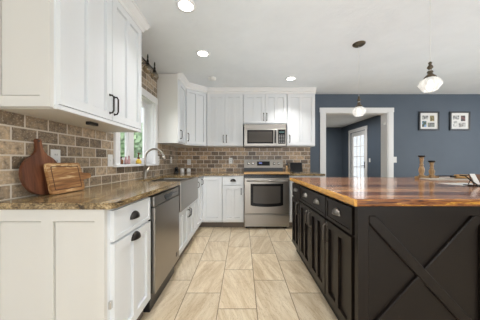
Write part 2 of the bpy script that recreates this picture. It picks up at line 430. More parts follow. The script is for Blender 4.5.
# glass door of the next room, in its casing
d = MB()
d.box(HX-0.018, HX, DY0-0.1, DY0, 0, DZ).box(HX-0.018, HX, DY1, DY1+0.1, 0, DZ).box(HX-0.018, HX, DY0-0.11, DY1+0.11, DZ, DZ+0.11)
struct(d.build('trim_4', M['trimw']), 'white casing around the glazed door')
d = MB(); a0, a1 = DY0+0.01, DY1-0.01
d.box(HX+0.03, HX+0.07, a0, a0+0.13, 0.01, DZ-0.01).box(HX+0.03, HX+0.07, a1-0.13, a1, 0.01, DZ-0.01)
d.box(HX+0.03, HX+0.07, a0+0.13, a1-0.13, 0.01, 0.25).box(HX+0.03, HX+0.07, a0+0.13, a1-0.13, DZ-0.15, DZ-0.01)
gd = struct(d.build('door_1', M['trimw']), 'white glazed door in the next room')
g0, g1 = a0+0.13, a1-0.13
q = MB()
for k in (1, 2): yy = g0+(g1-g0)*k/3; q.box(HX+0.033, HX+0.067, yy-0.011, yy+0.011, 0.25, DZ-0.15)
for k in range(1, 5): zz = 0.25+(DZ-0.4)*k/5; q.box(HX+0.036, HX+0.064, g0, g1, zz-0.011, zz+0.011)
q.build('glazing_bars', M['trimw'], gd)
MB().box(HX+0.046, HX+0.052, g0, g1, 0.25, DZ-0.15).build('glass_pane', M['pane'], gd)
q = MB().box(HX+0.02, HX+0.03, a0+0.04, a0+0.10, 0.93, 1.13).tube([(HX+0.02, a0+0.07, 1.0), (HX-0.03, a0+0.07, 1.0), (HX-0.035, a0+0.16, 1.0)], 0.011)
q.build('door_handle', M['bronze'], gd)

# kitchen window: frame, sash, mullion, casing, sill
wf = MB(); xo, xi = XL-0.13, XL-0.09
wf.box(xo, xi, WY0, WY0+0.04, WZ0, WZ1).box(xo, xi, WY1-0.04, WY1, WZ0, WZ1).box(xo, xi, WY0+0.04, WY1-0.04, WZ0, WZ0+0.05).box(xo, xi, WY0+0.04, WY1-0.04, WZ1-0.05, WZ1)
wd = struct(wf.build('window_1', M['trimw']), 'white window above the sink')
ym = 0.5*(WY0+WY1)
MB().box(xo, xi, ym-0.055, ym+0.055, WZ0+0.05, WZ1-0.05).build('mullion', M['trimw'], wd)
for a, bb in ((WY0+0.04, ym-0.055), (ym+0.055, WY1-0.04)):
    sh = MB(); e = 0.028
    sh.box(xo+0.008, xi-0.008, a, a+e, WZ0+0.05, WZ1-0.05).box(xo+0.008, xi-0.008, bb-e, bb, WZ0+0.05, WZ1-0.05).box(xo+0.008, xi-0.008, a+e, bb-e, WZ0+0.05, WZ0+0.05+e).box(xo+0.008, xi-0.008, a+e, bb-e, WZ1-0.05-e, WZ1-0.05)
    so = sh.build('sash', M['trimw'], wd)
    MB().box(XL-0.113, XL-0.108, a+e, bb-e, WZ0+0.05+e, WZ1-0.05-e).build('glass_pane', M['pane'], so)
c = MB(); x0, x1 = XL, XL+0.032
c.box(x0, x1, WY0-0.08, WY0, WZ0-0.01, WZ1).box(x0, x1, WY1, WY1+0.08, WZ0-0.01, WZ1).box(x0, x1+0.004, WY0-0.085, WY1+0.085, WZ1, WZ1+0.09)
c.box(XL-0.09, XL, WY0, WY0+0.012, WZ0, WZ1).box(XL-0.09, XL, WY1-0.012, WY1, WZ0, WZ1).box(XL-0.09, XL, WY0+0.012, WY1-0.012, WZ1-0.012, WZ1)
c.build('casing', M['trimw'], wd)
MB().box(XL-0.09, XL+0.05, WY0-0.09, WY1+0.09, WZ0-0.028, WZ0, 0.005).build('sill', M['trimw'], wd)

# tiled backsplash
t = MB(); bx0, bx1 = XL, XL+0.010
t.box(bx0, bx1, 1.02, WY0-0.08, 0.90, 1.425).box(bx0, bx1, WY0-0.08, WY1+0.08, 0.90, WZ0-0.028).box(bx0, bx1, WY1+0.08, YB, 0.90, 1.425)
t.box(bx0, bx1, 1.97, WY0-0.08, 1.425, CZ).box(bx0, bx1, WY1+0.08, 3.125, 1.425, CZ).box(bx0, bx1, WY0-0.08, WY1+0.08, WZ1+0.09, CZ)
struct(t.build('backsplash_left', M['brick_l']), 'grey brown stone subway tile on the left wall')
struct(MB().box(bx1, 1.345, YB-0.010, YB, 0.88, 1.43).build('backsplash_back', M['brick_b']), 'brown stone subway tile on the back wall')

# outside
struct(MB().box(-14, XL-0.15, -6, 16, -0.4, -0.3).build('ground', M['grass']), 'lawn outside the window')
def tree(x, y, h, r, label, seed):
    rnd = random.Random(seed)
    t = thing('tree', label, 'tree', (x, y, -0.3), group='trees outside the window')
    MB().tube([(0, 0, 0), (0.05, 0.03, h*0.3), (0, 0.05, h*0.62)], [0.12, 0.09, 0.05]).build('trunk', M['bark'], t)
    b = MB()
    for i in range(2600):
        th = rnd.uniform(0, 2*PI); ph = math.acos(rnd.uniform(-1, 1)); rr = r*(rnd.random()**0.4)*(1+0.25*math.sin(3*th+ph*4))
        p = Vector((rr*math.sin(ph)*math.cos(th), rr*math.sin(ph)*math.sin(th), h*0.58+1.25*rr*math.cos(ph)))
        a = Vector((rnd.uniform(-1, 1), rnd.uniform(-1, 1), rnd.uniform(-1, 1))).normalized(); c_ = a.orthogonal().normalized()
        L = rnd.uniform(0.07, 0.15)
        vs = [b.bm.verts.new(p+a*L), b.bm.verts.new(p+c_*L*0.45), b.bm.verts.new(p-a*L), b.bm.verts.new(p-c_*L*0.45)]
        b.bm.faces.new(vs)
    b.build('foliage', M['leaf'], t)
tree(-3.45, 6.7, 2.9, 0.72, 'nearest leafy green tree outside the window', 1)
tree(-5.1, 8.5, 3.4, 0.95, 'leafy green tree just behind the nearest one outside the window', 2)
tree(-7.3, 11.6, 4.8, 1.4, 'tallest green tree farthest from the window', 3)

# ------------------------------------------------------------------ hardware and doors
def cup_pull_bm(w=0.100, h=0.044, d=0.028):
    b = MB(); a = w/2; N, K = 14, 6; rings = []
    for k in range(K+1):
        ph = k/K*PI/2
        rings.append([(a*math.cos(i/N*PI), -d*math.sin(i/N*PI)*math.sin(ph)-0.001, h*math.sin(i/N*PI)*math.cos(ph)) for i in range(N+1)])
    L = b.bm.verts.new((a, -0.001, 0)); R = b.bm.verts.new((-a, -0.001, 0))
    V = [[L]+[b.bm.verts.new(p) for p in r[1:-1]]+[R] for r in rings]
    for A, B in zip(V, V[1:]):
        for i in range(N):
            vs = []
            for v in (A[i], A[i+1], B[i+1], B[i]):
                if v not in vs: vs.append(v)
            if len(vs) > 2: b.bm.faces.new(vs).smooth = True
    b.bm.faces.new(V[0]); b.bm.faces.new(V[-1][::-1])
    return b
def bar_pull_bm(L=0.11, d=0.03, r=0.0055):
    b = MB()
    b.tube([(0, 0, L/2-0.008), (0, -d*0.7, L/2-0.010), (0, -d, L/2-0.026), (0, -d, 0), (0, -d, -L/2+0.026), (0, -d*0.7, -L/2+0.010), (0, 0, -L/2+0.008)], [r*1.1, r*1.1, r, r*1.05, r, r*1.1, r*1.1], 8)
    for sgn in (-1, 1): b.lathe([(0.0, 0.0), (0.011, 0.0), (0.009, -0.004), (0, -0.005)], (0, 0, sgn*(L/2-0.008)), 12, axis=1)
    return b
def shaker_bm(x0, x1, z0, z1, panels=2, fr=0.055, mid=0.045, t=0.024, rec=0.015):
    b = MB(); g = 0.0065                       # inset panels sit in the frame with a fine shadow gap
    b.box(x0, x1, -0.003, 0.0, z0, z1)
    y0, y1 = -t, -0.003
    b.box(x0, x0+fr, y0, y1, z0, z1).box(x1-fr, x1, y0, y1, z0, z1)
    b.box(x0+fr, x1-fr, y0, y1, z0, z0+fr).box(x0+fr, x1-fr, y0, y1, z1-fr, z1)
    inner = (x1-x0-2*fr-(panels-1)*mid)/panels
    for k in range(panels):
        xa = x0+fr+k*(inner+mid)
        if k: b.box(xa-mid, xa, y0, y1, z0+fr, z1-fr)
        b.box(xa+g, xa+inner-g, -t+rec, y1, z0+fr+g, z1-fr-g)
    return b
def slab_front_bm(x0, x1, z0, z1, t=0.022):
    b = MB(); f = 0.022
    b.box(x0, x1, -t+0.006, 0, z0, z1)
    b.box(x0, x0+f, -t, -t+0.006, z0, z1).box(x1-f, x1, -t, -t+0.006, z0, z1).box(x0+f, x1-f, -t, -t+0.006, z0, z0+f).box(x0+f, x1-f, -t, -t+0.006, z1-f, z1)
    return b
def add_front(root, kind, x0, x1, z0, z1, paint, pulls=(), metal=None, panels=2, fr=0.055, mid=0.045):
    bm_ = shaker_bm(x0, x1, z0, z1, panels, fr, mid) if kind == 'door' else slab_front_bm(x0, x1, z0, z1)
    o = bm_.build(kind, paint, root)
    for p in pulls:
        if p[0] == 'cup': cup_pull_bm().build('cup_pull', metal or M['bronze'], o, (p[1], -0.022 if kind == 'door' else -0.016, p[2]))
        else: bar_pull_bm(p[3] if len(p) > 3 else 0.11).build('bar_pull', metal or M['bronze'], o, (p[1], -0.022, p[2]))
    return o
def base_cabinet(label, loc, rz, w, depth, paint, group, top=0.895, body_label=None, toe=None, name='base_cabinet', z_body=None):
    t = thing(name, label, 'cabinet', loc, rz, group)
    MB().box(0, w, 0, depth, 0.10, z_body or top).build('carcass', paint, t)
    MB().box(0, w, 0.035, depth, 0, 0.10).build('toe_kick', toe or M['toe'], t)
    return t
CT, CB = 0.93, 0.897           # worktop top and underside
G_BASE = 'white base cabinets'
LFX = -0.702                    # left run: carcass face
DL = LFX-(XL+0.012)             # depth to the tile
R90 = PI/2

# 1 near base cabinet with the panelled end
c1 = base_cabinet('white base cabinet at near end of left counter with panelled cream end', (LFX, 1.075, 0), R90, 0.463, DL, M['white'], G_BASE, CB-0.002)
add_front(c1, 'drawer', 0.022, 0.452, 0.715, 0.878, M['white'], [('cup', 0.235, 0.785)])
dr = add_front(c1, 'door', 0.022, 0.452, 0.128, 0.700, M['white'], [('cup', 0.235, 0.655)])
h_ = MB().box(0.006, 0.024, -0.014, 0.0, 0.365, 0.405, 0.002)
h_.build('hinge', M['knob'], c1)
e = MB()    # end panel in the plane local x = 0, facing the camera
D0, D1 = 0.0, DL
def endpanel(b, ys, z0, z1, t=0.020, base=0.003, rl=0.06, rb=0.09):
    g = 0.006
    b.box(-base, 0, D0, D1, z0, z1)
    edges = [D0]+ys+[D1]
    b.box(-base-t, -base, D0, D1, z1-rl, z1).box(-base-t, -base, D0, D1, z0, z0+rb)
    for a, bb in zip(edges[::2], edges[1::2]): b.box(-base-t, -base, a, bb, z0+rb, z1-rl)
    for a, bb in zip(ys[::2], ys[1::2]): b.box(-base-t+0.009, -base, a+g, bb-g, z0+rb+g, z1-rl-g)
endpanel(e, [0.05, 0.262, 0.322, 0.545], 0.0, CB-0.002)
ep = e.build('end_panel', M['cream'], c1); ep['label'] = 'cream two-panel cabinet end'

# 2 dishwasher
dw = thing('dishwasher', 'stainless steel dishwasher under the left counter', 'dishwasher', (LFX+0.012, 1.545, 0), R90)
MB().box(0.002, 0.598, 0.0, 0.54, 0.10, 0.885).build('tub', M['black'], dw)
MB().box(0.02, 0.58, 0.012, 0.5, 0, 0.10).build('toe_kick', M['black'], dw)
do = MB().box(0.004, 0.596, -0.036, -0.001, 0.145, 0.795, 0.004).build('door', M['steel'], dw)
cp_ = MB().box(0.004, 0.596, -0.030, -0.001, 0.800, 0.878, 0.004).build('control_panel', M['steel'], dw)
# arched recess handle
ar = MB(); pts = [(0.30+0.10*math.cos(PI+i/16*PI), 0.858+0.055*math.sin(PI+i/16*PI)) for i in range(17)]
ar.prism(pts, 1, -0.034, -0.030); ar.build('pocket_handle', M['bglass'], cp_)
k = MB()
for i in range(5): k.box(0.43+i*0.024, 0.444+i*0.024, -0.032, -0.030, 0.840, 0.846)
k.build('buttons', M['black'], cp_)
MB().box(0.49, 0.53, -0.0375, -0.036, 0.20, 0.24).build('badge', M['black'], do)

# 3 sink base, apron sink
c3 = base_cabinet('white sink base cabinet below the steel apron sink', (LFX, 2.152, 0), R90, 0.905, DL, M['white'], G_BASE, CB-0.002, z_body=0.60)
add_front(c3, 'door', 0.012, 0.449, 0.128, 0.588, M['white'], [('bar', 0.415, 0.50)])
add_front(c3, 'door', 0.456, 0.893, 0.128, 0.588, M['white'], [('bar', 0.49, 0.50)])
for xa in (0, 0.877): MB().box(xa, xa+0.028, 0, DL, 0.60, CB-0.002).build('side_panel', M['white'], c3)
sk = thing('apron_sink', 'stainless farmhouse apron sink set into the left counter', 'sink', (LFX, 2.182, 0.603), R90)
sw = 0.843; zt = 0.318
b = MB().box(0, sw, -0.052, -0.020, 0, zt, 0.006).box(0, sw, -0.020, 0.0, 0.0, zt)
b.build('apron', M['steel'], sk)
b = MB()
b.box(0, sw, 0, 0.44, 0.06, 0.075).box(0, 0.02, 0, 0.44, 0.075, zt-0.03).box(sw-0.02, sw, 0, 0.44, 0.075, zt-0.03).box(0.02, sw-0.02, 0.42, 0.44, 0.075, zt-0.03)
bs = b.build('basin', M['steel'], sk)
MB().lathe([(0, 0), (0.045, 0), (0.045, 0.004), (0, 0.006)], (sw/2, 0.22, 0.075)).build('drain', M['chrome'], bs)

# 4 corner cabinet with a pair of hinged leaves
BFY = 3.542                       # back run: carcass face
cc = thing('corner_cabinet', 'white corner base cabinet with two leaves meeting in the inside corner', 'cabinet', (0, 0, 0), 0, G_BASE)
b = MB(); x0, x1 = XL+0.012, -0.345
outline = [(x0, 3.062), (LFX, 3.062), (LFX, BFY), (x1, BFY), (x1, YB-0.012), (x0, YB-0.012)]
b.prism(outline, 2, 0.10, CB-0.002).build('carcass', M['white'], cc)
MB().prism([(x0, 3.062), (LFX-0.06, 3.062), (LFX-0.06, BFY+0.06), (x1, BFY+0.06), (x1, YB-0.012), (x0, YB-0.012)], 2, 0.0, 0.10).build('toe_kick', M['toe'], cc)
o = shaker_bm(0.01, 0.452, 0.128, 0.878, 2).build('door', M['white'], cc, (LFX, 3.062, 0), (0, 0, R90))
bar_pull_bm(0.10).build('bar_pull', M['bronze'], o, (0.045, -0.022, 0.79)); bar_pull_bm(0.10).build('bar_pull', M['bronze'], o, (0.36, -0.022, 0.80))
o = shaker_bm(0.026, 0.348, 0.128, 0.878, 1).build('door', M['white'], cc, (LFX, BFY, 0))

# 5 back run base between the corner and the range, 6 right of the range
DB = YB-0.012-BFY
c5 = base_cabinet('white base cabinet with one drawer just left of the range', (-0.341, BFY, 0), 0, 0.362, DB, M['white'], G_BASE, CB-0.002)
add_front(c5, 'drawer', 0.008, 0.352, 0.745, 0.878, M['white'], [('cup', 0.18, 0.80)])
add_front(c5, 'door', 0.008, 0.352, 0.128, 0.730, M['white'], [('bar', 0.318, 0.63)])
c6 = base_cabinet('white base cabinet between the range and the cased opening', (0.797, BFY, 0), 0, 0.595, DB, M['white'], G_BASE, CB-0.002)
add_front(c6, 'drawer', 0.008, 0.587, 0.745, 0.878, M['white'], [('cup', 0.30, 0.80)])
add_front(c6, 'door', 0.008, 0.294, 0.128, 0.730, M['white'], [('bar', 0.27, 0.63)])
add_front(c6, 'door', 0.300, 0.587, 0.128, 0.730, M['white'], [('bar', 0.325, 0.63)])

# worktops
b = MB(); xw = XL+0.011; xf = -0.655; yf = 3.512; yw = YB-0.011
b.prism([(xw, 1.045), (xf-0.02, 1.045), (xf, 1.065), (xf, 2.178), (xw, 2.178)], 2, CB, CT)
b.box(xw, LFX-0.445, 2.178, 3.030, CB, CT)
b.prism([(xw, 3.030), (xf, 3.030), (xf, yf), (0.022, yf), (0.022, yw), (xw, yw)], 2, CB, CT)
tag(b.build('countertop', M['granite']), 'brown and gold granite counter wrapping the left and back cabinets', 'countertop')
b = MB().box(0.796, 1.405, yf, yw, CB, CT, 0.003)
tag(b.build('countertop', M['granite']), 'short granite counter right of the range', 'countertop')

# ------------------------------------------------------------------ upper cabinets
UB, UT = 1.42, 2.375
UD = 0.32
G_UP = 'white wall cabinets'
UFX = XL+UD                     # -0.98 carcass face, doors at -0.96
def upper(label, loc, rz, w, depth, z0, z1, fronts, rail=True, end=None):
    t = thing('wall_cabinet', label, 'cabinet', loc, rz, G_UP)
    MB().box(0, w, 0, depth, z0, z1+0.09).build('carcass', M['white'], t)
    for x0, x1, px, pn in fronts:
        add_front(t, 'door', x0, x1, z0+0.022, z1, M['white'], [('bar', px, z0+0.135, 0.145)], panels=pn)
    return t
u1 = upper('large white wall cabinet at near left with double doors', (UFX, 1.075, 0), R90, 0.892, UD-0.012, UB, UT, [(0.012, 0.441, 0.418, 2), (0.447, 0.885, 0.472, 2)])
MB().box(0, 0.892, -0.022, 0.0, UB-0.006, UB+0.017).build('light_rail', M['white'], u1)
b = MB(); D1 = UD-0.012
endpanel(b, [0.05, D1-0.05], UB, UT+0.09, rb=0.055)
b.build('end_panel', M['cream'], u1)['label'] = 'cream framed cabinet end'
b = MB().box(0.002, 0.890, 0.004, D1-0.002, UB-0.004, UB-0.0005); b.build('underside', M['cream'], u1)
u2 = upper('narrow white wall cabinet on the far side of the window', (UFX, 3.132, 0), R90, 0.374, UD-0.012, UB, UT, [(0.012, 0.366, 0.05, 1)])
b = MB().box(-0.008, 0, 0, D1, UB, UT+0.09); b.build('end_panel', M['cream'], u2)['label'] = 'plain cream cabinet end'
# diagonal corner unit
uc = thing('corner_wall_cabinet', 'white diagonal wall cabinet in the back left corner', 'cabinet', (0, 0, 0), 0, G_UP)
P0 = (UFX, 3.510); P1 = (-0.662, 3.812)
b = MB().prism([(XL+0.012, 3.510), P0, P1, (-0.662, YB-0.012), (XL+0.012, YB-0.012)], 2, UB, UT+0.09); b.build('carcass', M['white'], uc)
dv_ = Vector((P1[0]-P0[0], P1[1]-P0[1])); ang = math.atan2(dv_.y, dv_.x); L = dv_.length
o = shaker_bm(0.022, L-0.022, UB+0.022, UT, 2, 0.05, 0.04).build('door', M['white'], uc, (P0[0], P0[1], 0), (0, 0, ang))
bar_pull_bm(0.145).build('bar_pull', M['bronze'], o, (0.05, -0.022, UB+0.135))
UBY = 3.812
u3 = upper('white double-door wall cabinet left of the microwave', (-0.656, UBY, 0), 0, 0.668, YB-0.012-UBY, UB, UT, [(0.008, 0.331, 0.305, 2), (0.337, 0.660, 0.363, 2)])
u4 = upper('short white wall cabinet directly above the microwave', (0.016, UBY, 0), 0, 0.800, YB-0.012-UBY, 1.822, UT, [(0.008, 0.397, 0.372, 2), (0.403, 0.792, 0.428, 2)])
u5 = upper('white single-door wall cabinet right of the microwave', (0.820, UBY, 0), 0, 0.515, YB-0.012-UBY, UB, UT, [(0.008, 0.507, 0.042, 2)])
CP = [(0, UT+0.005), (0.026, UT+0.005), (0.030, UT+0.03), (0.050, UT+0.045), (0.068, UT+0.085), (0.076, UT+0.088), (0.076, CZ-0.001), (0, CZ-0.001)]
struct(MB().sweep(CP, [(XL+0.012, 1.972), (UFX-0.001, 1.972), (UFX-0.001, 1.055), (XL+0.012, 1.055)][::-1]).build('trim_2', M['trimw']), 'white crown over the near wall cabinet')
struct(MB().sweep(CP, [(UFX, 3.12), P0, P1, (1.336, UBY)]).build('trim_3', M['trimw']), 'white crown over the back wall cabinets')
o = MB().box(-0.05, 0.03, -0.018, 0.018, -0.022, 0.0, 0.004).build('under_cabinet_box', M['black'], None, (-1.06, 1.47, UB-0.004), (0, 0, R90))
tag(o, 'small black box fixed under the near wall cabinet', 'power box')

# ------------------------------------------------------------------ microwave and range
RC = 0.409
mw = thing('microwave', 'stainless over-the-range microwave with dark glass door', 'microwave', (RC-0.379, 3.735, 1.418), 0)
w_, h_ = 0.758, 0.398
MB().box(0, w_, 0.02, YB-0.013-3.735, 0, h_).build('case', M['steel'], mw)
b = MB().box(0, w_, 0.0, 0.02, h_-0.085, h_, 0.003); v_ = b.build('vent_panel', M['steel'], mw)
b = MB()
for i in range(18): b.box(0.03+i*0.039, 0.058+i*0.039, -0.001, 0.0, h_-0.014, h_-0.008)
b.build('vent_slots', M['slot'], v_)
dm = MB().box(0, 0.585, -0.012, 0.0195, 0.006, h_-0.088, 0.005).build('door', M['steel'], mw)
MB().box(0.055, 0.525, -0.014, -0.012, 0.045, h_-0.110).build('window_frame', M['bglass'], dm)
MB().box(0.075, 0.505, -0.0155, -0.014, 0.07, h_-0.135).build('window', M['smoke'], dm)
b = MB().tube([(0.556, -0.012, h_-0.12), (0.556, -0.045, h_-0.125), (0.556, -0.05, h_-0.15), (0.556, -0.05, 0.09), (0.556, -0.045, 0.062), (0.556, -0.012, 0.055)], 0.011, 10); b.build('handle', M['bglass'], dm)
cpn = MB().box(0.588, w_, -0.010, 0.0195, 0.006, h_-0.088, 0.004).build('control_panel', M['steel'], mw)
MB().box(0.610, 0.742, -0.012, -0.010, 0.04, h_-0.10).build('keypad', M['bglass'], cpn)
b = MB()
for r in range(6):
    for q_ in range(3): b.box(0.625+q_*0.037, 0.650+q_*0.037, -0.013, -0.012, 0.06+r*0.026, 0.072+r*0.026)
b.build('buttons', mat('keypad_print', (0.25, 0.25, 0.25), 0.5), cpn)
MB().box(0.630, 0.722, -0.013, -0.012, 0.238, 0.262).build('display', mat('microwave_display', (0.02, 0.04, 0.04), 0.1, emit=(0.3, 0.6, 0.6), es=0.15), cpn)
MB().box(0.02, w_-0.02, 0.03, 0.30, -0.008, 0.0).build('grease_filter', M['black'], mw)

rg = thing('range', 'stainless electric range with black glass top and oven window', 'range', (RC-0.379, 3.50, 0), 0)
MB().box(0.001, w_-0.001, 0.022, YB-0.013-3.50, 0.03, 0.905).build('body', M['steel'], rg)
for x in (0.04, w_-0.04):
    for y in (0.07, 0.55): MB().lathe([(0, 0), (0.018, 0), (0.018, 0.03), (0, 0.03)], (x, y, 0)).build('foot', M['black'], rg)
ct = MB().box(0.0, w_, 0.012, 0.535, 0.906, 0.942, 0.003).build('cooktop', M['bglass'], rg)
bp = mat('burner_ring_print', (0.12, 0.12, 0.12), 0.4)
for x, y, r in ((0.2, 0.15, 0.10), (0.56, 0.15, 0.085), (0.2, 0.40, 0.075), (0.56, 0.40, 0.10)):
    MB().lathe([(r-0.003, 0), (r, 0), (r, 0.0006), (r-0.003, 0.0006)], (x, y, 0.942), 40, loop=True).build('burner_ring', bp, ct)
MB().box(-0.004, w_+0.004, -0.028, 0.011, 0.926, 0.966, 0.003).build('front_rail', M['honey'], rg)['label'] = 'honey coloured rail along the cooktop edge'  # amber band across the cooktop front, coloured with the honey grain
MB().box(0.004, w_-0.004, 0.536, 0.605, 0.906, 1.018).build('rear_vent', M['black'], rg)
bgd = MB().prism([(0.527, 1.020), (0.605, 1.020), (0.605, 1.180), (0.563, 1.180)], 0, 0.0, w_).build('back_guard', M['steel'], rg)
sl = math.atan2(0.036, 0.16)
def guardpt(x, z): return (x, 0.527+(z-1.02)*0.036/0.16, z)
MB().box(-0.125, 0.125, -0.003, 0.0, -0.042, 0.042).build('control_glass', M['bglass'], bgd, guardpt(w_/2, 1.10), (-sl, 0, 0))
b = MB()
for i, ch in enumerate((0, 1, 2)): b.box(-0.085+i*0.02, -0.070+i*0.02, -0.0045, -0.003, -0.002, 0.018)
b.build('display', M['display'], bgd, guardpt(w_/2, 1.10), (-sl, 0, 0))
for x in (0.085, 0.17, w_-0.17, w_-0.085):
    MB().lathe([(0, 0), (0.026, 0), (0.026, -0.012), (0.020, -0.026), (0, -0.027)], (0, 0, 0), 20, axis=1).box(-0.003, 0.003, -0.031, -0.024, -0.018, 0.018).build('knob', M['knob'], bgd, guardpt(x, 1.10), (-sl, 0, 0))
od = MB().box(0.002, w_-0.002, -0.022, 0.021, 0.262, 0.858, 0.005).build('oven_door', M['steel'], rg)
MB().box(0.0, w_, 0.006, 0.021, 0.862, 0.905).build('vent_strip', M['black'], rg)
# window with an arched lower edge
def arch(x0, x1, z0, z1, dip):
    return [(x0, z1), (x1, z1), (x1, z0+0.02)]+[(x1+(x0-x1)*i/12, z0+0.012-dip*math.sin(i/12*PI)) for i in range(1, 12)]+[(x0, z0+0.02)]
MB().prism(arch(0.105, w_-0.105, 0.385, 0.765, 0.02), 1, -0.025, -0.022).build('window_frame', M['bglass'], od)
MB().prism(arch(0.150, w_-0.150, 0.43, 0.725, 0.012), 1, -0.0265, -0.025).build('window', M['smoke'], od)
b = MB().tube([(0.045, -0.062, 0.815), (w_-0.045, -0.062, 0.815)], 0.013, 12)
for x in (0.06, w_-0.06): b.box(x-0.012, x+0.012, -0.058, -0.022, 0.806, 0.824)
b.build('oven_handle', M['steel'], od)
MB().box(0.002, w_-0.002, -0.018, 0.021, 0.045, 0.252, 0.005).box(0.06, w_-0.06, -0.026, -0.018, 0.225, 0.240, 0.003).build('storage_drawer', M['steel'], rg)

# ------------------------------------------------------------------ island
IY0, IY1 = 1.165, 2.64
IX = 0.652                       # carcass face, doors at 0.63
G_IS = 'dark cabinets on the island side'
DI = 0.56
def isl(label, ynear, yfar, fronts):
    t = base_cabinet(label, (IX, yfar, 0), -R90, yfar-ynear-0.002, DI, M['islandpaint'], G_IS, CB-0.003, toe=M['islandrim'], name='island_cabinet')
    for f in fronts: add_front(t, *f[:5], M['islandpaint'], f[5], f[6], f[7] if len(f) > 7 else 2, 0.05, 0.04)
    return t
w3 = 1.573-IY0-0.002
i3 = isl('dark brown island cabinet nearest the camera with one drawer and door', IY0, 1.573, [('drawer', 0.006, w3-0.028, 0.715, 0.872, [('cup', w3/2-0.02, 0.785)], M['pewter']), ('door', 0.006, w3-0.028, 0.128, 0.700, [('bar', 0.032, 0.61, 0.145)], M['ipull'])])
w2 = 2.28-1.573-0.002
i2 = isl('dark brown double-door island cabinet in the middle with wide drawer', 1.573, 2.28, [('drawer', 0.008, w2-0.008, 0.715, 0.872, [('cup', 0.20, 0.785), ('cup', 0.52, 0.785)], M['pewter']), ('door', 0.008, w2/2-0.003, 0.128, 0.700, [('bar', w2/2-0.032, 0.61, 0.145)], M['ipull']), ('door', w2/2+0.003, w2-0.008, 0.128, 0.700, [('bar', w2/2+0.032, 0.61, 0.145)], M['ipull'])])
w1 = IY1-2.28-0.002
i1 = isl('dark brown island cabinet nearest the range', 2.28, IY1, [('drawer', 0.02, w1-0.006, 0.715, 0.872, [('cup', w1/2, 0.785)], M['pewter']), ('door', 0.02, w1-0.006, 0.128, 0.700, [('bar', w1-0.04, 0.61, 0.145)], M['ipull'])])
# the rest of the island: body behind the cabinets and the crossed end
ib = thing('kitchen_island', 'dark brown island end with crossed X battens facing the camera', 'kitchen island', (0, 0, 0))
IXR = 2.62
MB().box(IX+DI+0.003, IXR, IY0, IY1, 0, CB-0.003).build('carcass', M['islandpaint'], ib)
PY = IY0-0.003
MB().box(IX-0.022, IXR, PY-0.012, PY, 0, CB-0.003).build('end_panel', M['islandpaint'], ib)
fy0, fy1 = PY-0.034, PY-0.012
zb, zt_ = 0.175, 0.845
frm = MB().box(IX-0.022, IXR, fy0, fy1, zt_, CB-0.003).box(IX-0.022, IXR, fy0, fy1, 0, zb)
bays = [(0.690, 1.310), (1.380, 1.985), (2.055, 2.555)]
edges = [IX-0.022]+[x for b_ in bays for x in b_]+[IXR]
for a, bb in zip(edges[::2], edges[1::2]): frm.box(a, bb, fy0, fy1, zb, zt_)
bmesh.ops.bevel(frm.bm, geom=[e_ for e_ in frm.bm.edges if all(abs(v_.co.y-fy0) < 1e-5 and 0.66 < v_.co.x < 2.57 and zb-0.01 < v_.co.z < zt_+0.01 for v_ in e_.verts)], offset=0.004, segments=1, affect='EDGES')
frm.build('frame', M['islandpaint'], ib)
for x0, x1 in bays:
    hw = 0.028                      # half batten width
    for sgn in (1, -1):
        b = MB()
        za, zc = (zt_, zb) if sgn == 1 else (zb, zt_)
        d_ = Vector((x1-x0, zc-za)); L = d_.length; u_ = d_/L; nn = Vector((-u_.y, u_.x))
        kx = hw/abs(u_.y); kz = hw/abs(u_.x)
        # band clipped to the bay rectangle
        if sgn == 1: pts = [(x0, zt_), (x0+kx, zt_), (x1, zb+kz), (x1, zb), (x1-kx, zb), (x0, zt_-kz)]
        else: pts = [(x0, zb), (x0, zb+kz), (x1-kx, zt_), (x1, zt_), (x1, zt_-kz), (x0+kx, zb)]
        yy0 = fy0 if sgn == 1 else fy0+0.004
        b.prism(pts, 1, yy0, fy1); bmesh.ops.bevel(b.bm, geom=[e_ for e_ in b.bm.edges if all(abs(v_.co.y-yy0) < 1e-5 for v_ in e_.verts)], offset=0.005, segments=1, affect='EDGES'); b.build('cross_batten', M['islandpaint'], ib)
# plank top with amber live edges
tp = thing('island_worktop', 'thick glossy wooden plank top of the island with amber edge', 'worktop', (0.602, 1.118, CB))
TX, TY, TT = 2.30, 1.555, CT-CB+0.006
MB().box(0.018, TX-0.018, 0.018, TY-0.018, 0, TT, 0.002).build('planks', M['islandtop'], tp)
def edge_strip(axis, a, b_, c0, c1, matl, seed):
    rnd = random.Random(seed); bb = MB(); N = 40; rows = []
    for i in range(N+1):
        t = a+(b_-a)*i/N; j = rnd.uniform(0, 0.004)
        out = c0 + (j if c0 < c1 else -j)
        prof = [(c1, 0), (out+(0.004 if c0 < c1 else -0.004), 0), (out, 0.010), (out, TT-0.008), (out+(0.006 if c0 < c1 else -0.006), TT), (c1, TT)]
        rows.append([bb.bm.verts.new((p, t, z) if axis == 1 else (t, p, z)) for p, z in prof])
    for A, B in zip(rows, rows[1:]):
        for k in range(6): bb.bm.faces.new((A[k], A[(k+1) % 6], B[(k+1) % 6], B[k]))
    bb.bm.faces.new(rows[0]); bb.bm.faces.new(rows[-1][::-1])
    bb.build('live_edge', matl, tp)
edge_strip(1, 0.0, TY, 0.0, 0.018, M['islandedge'], 1)
edge_strip(1, 0.0, TY, TX, TX-0.018, M['islandedge'], 2)
edge_strip(0, 0.018, TX-0.018, 0.0, 0.018, M['islandedge2'], 3)
edge_strip(0, 0.018, TX-0.018, TY, TY-0.018, M['islandedge2'], 4)
ITZ = CB+TT

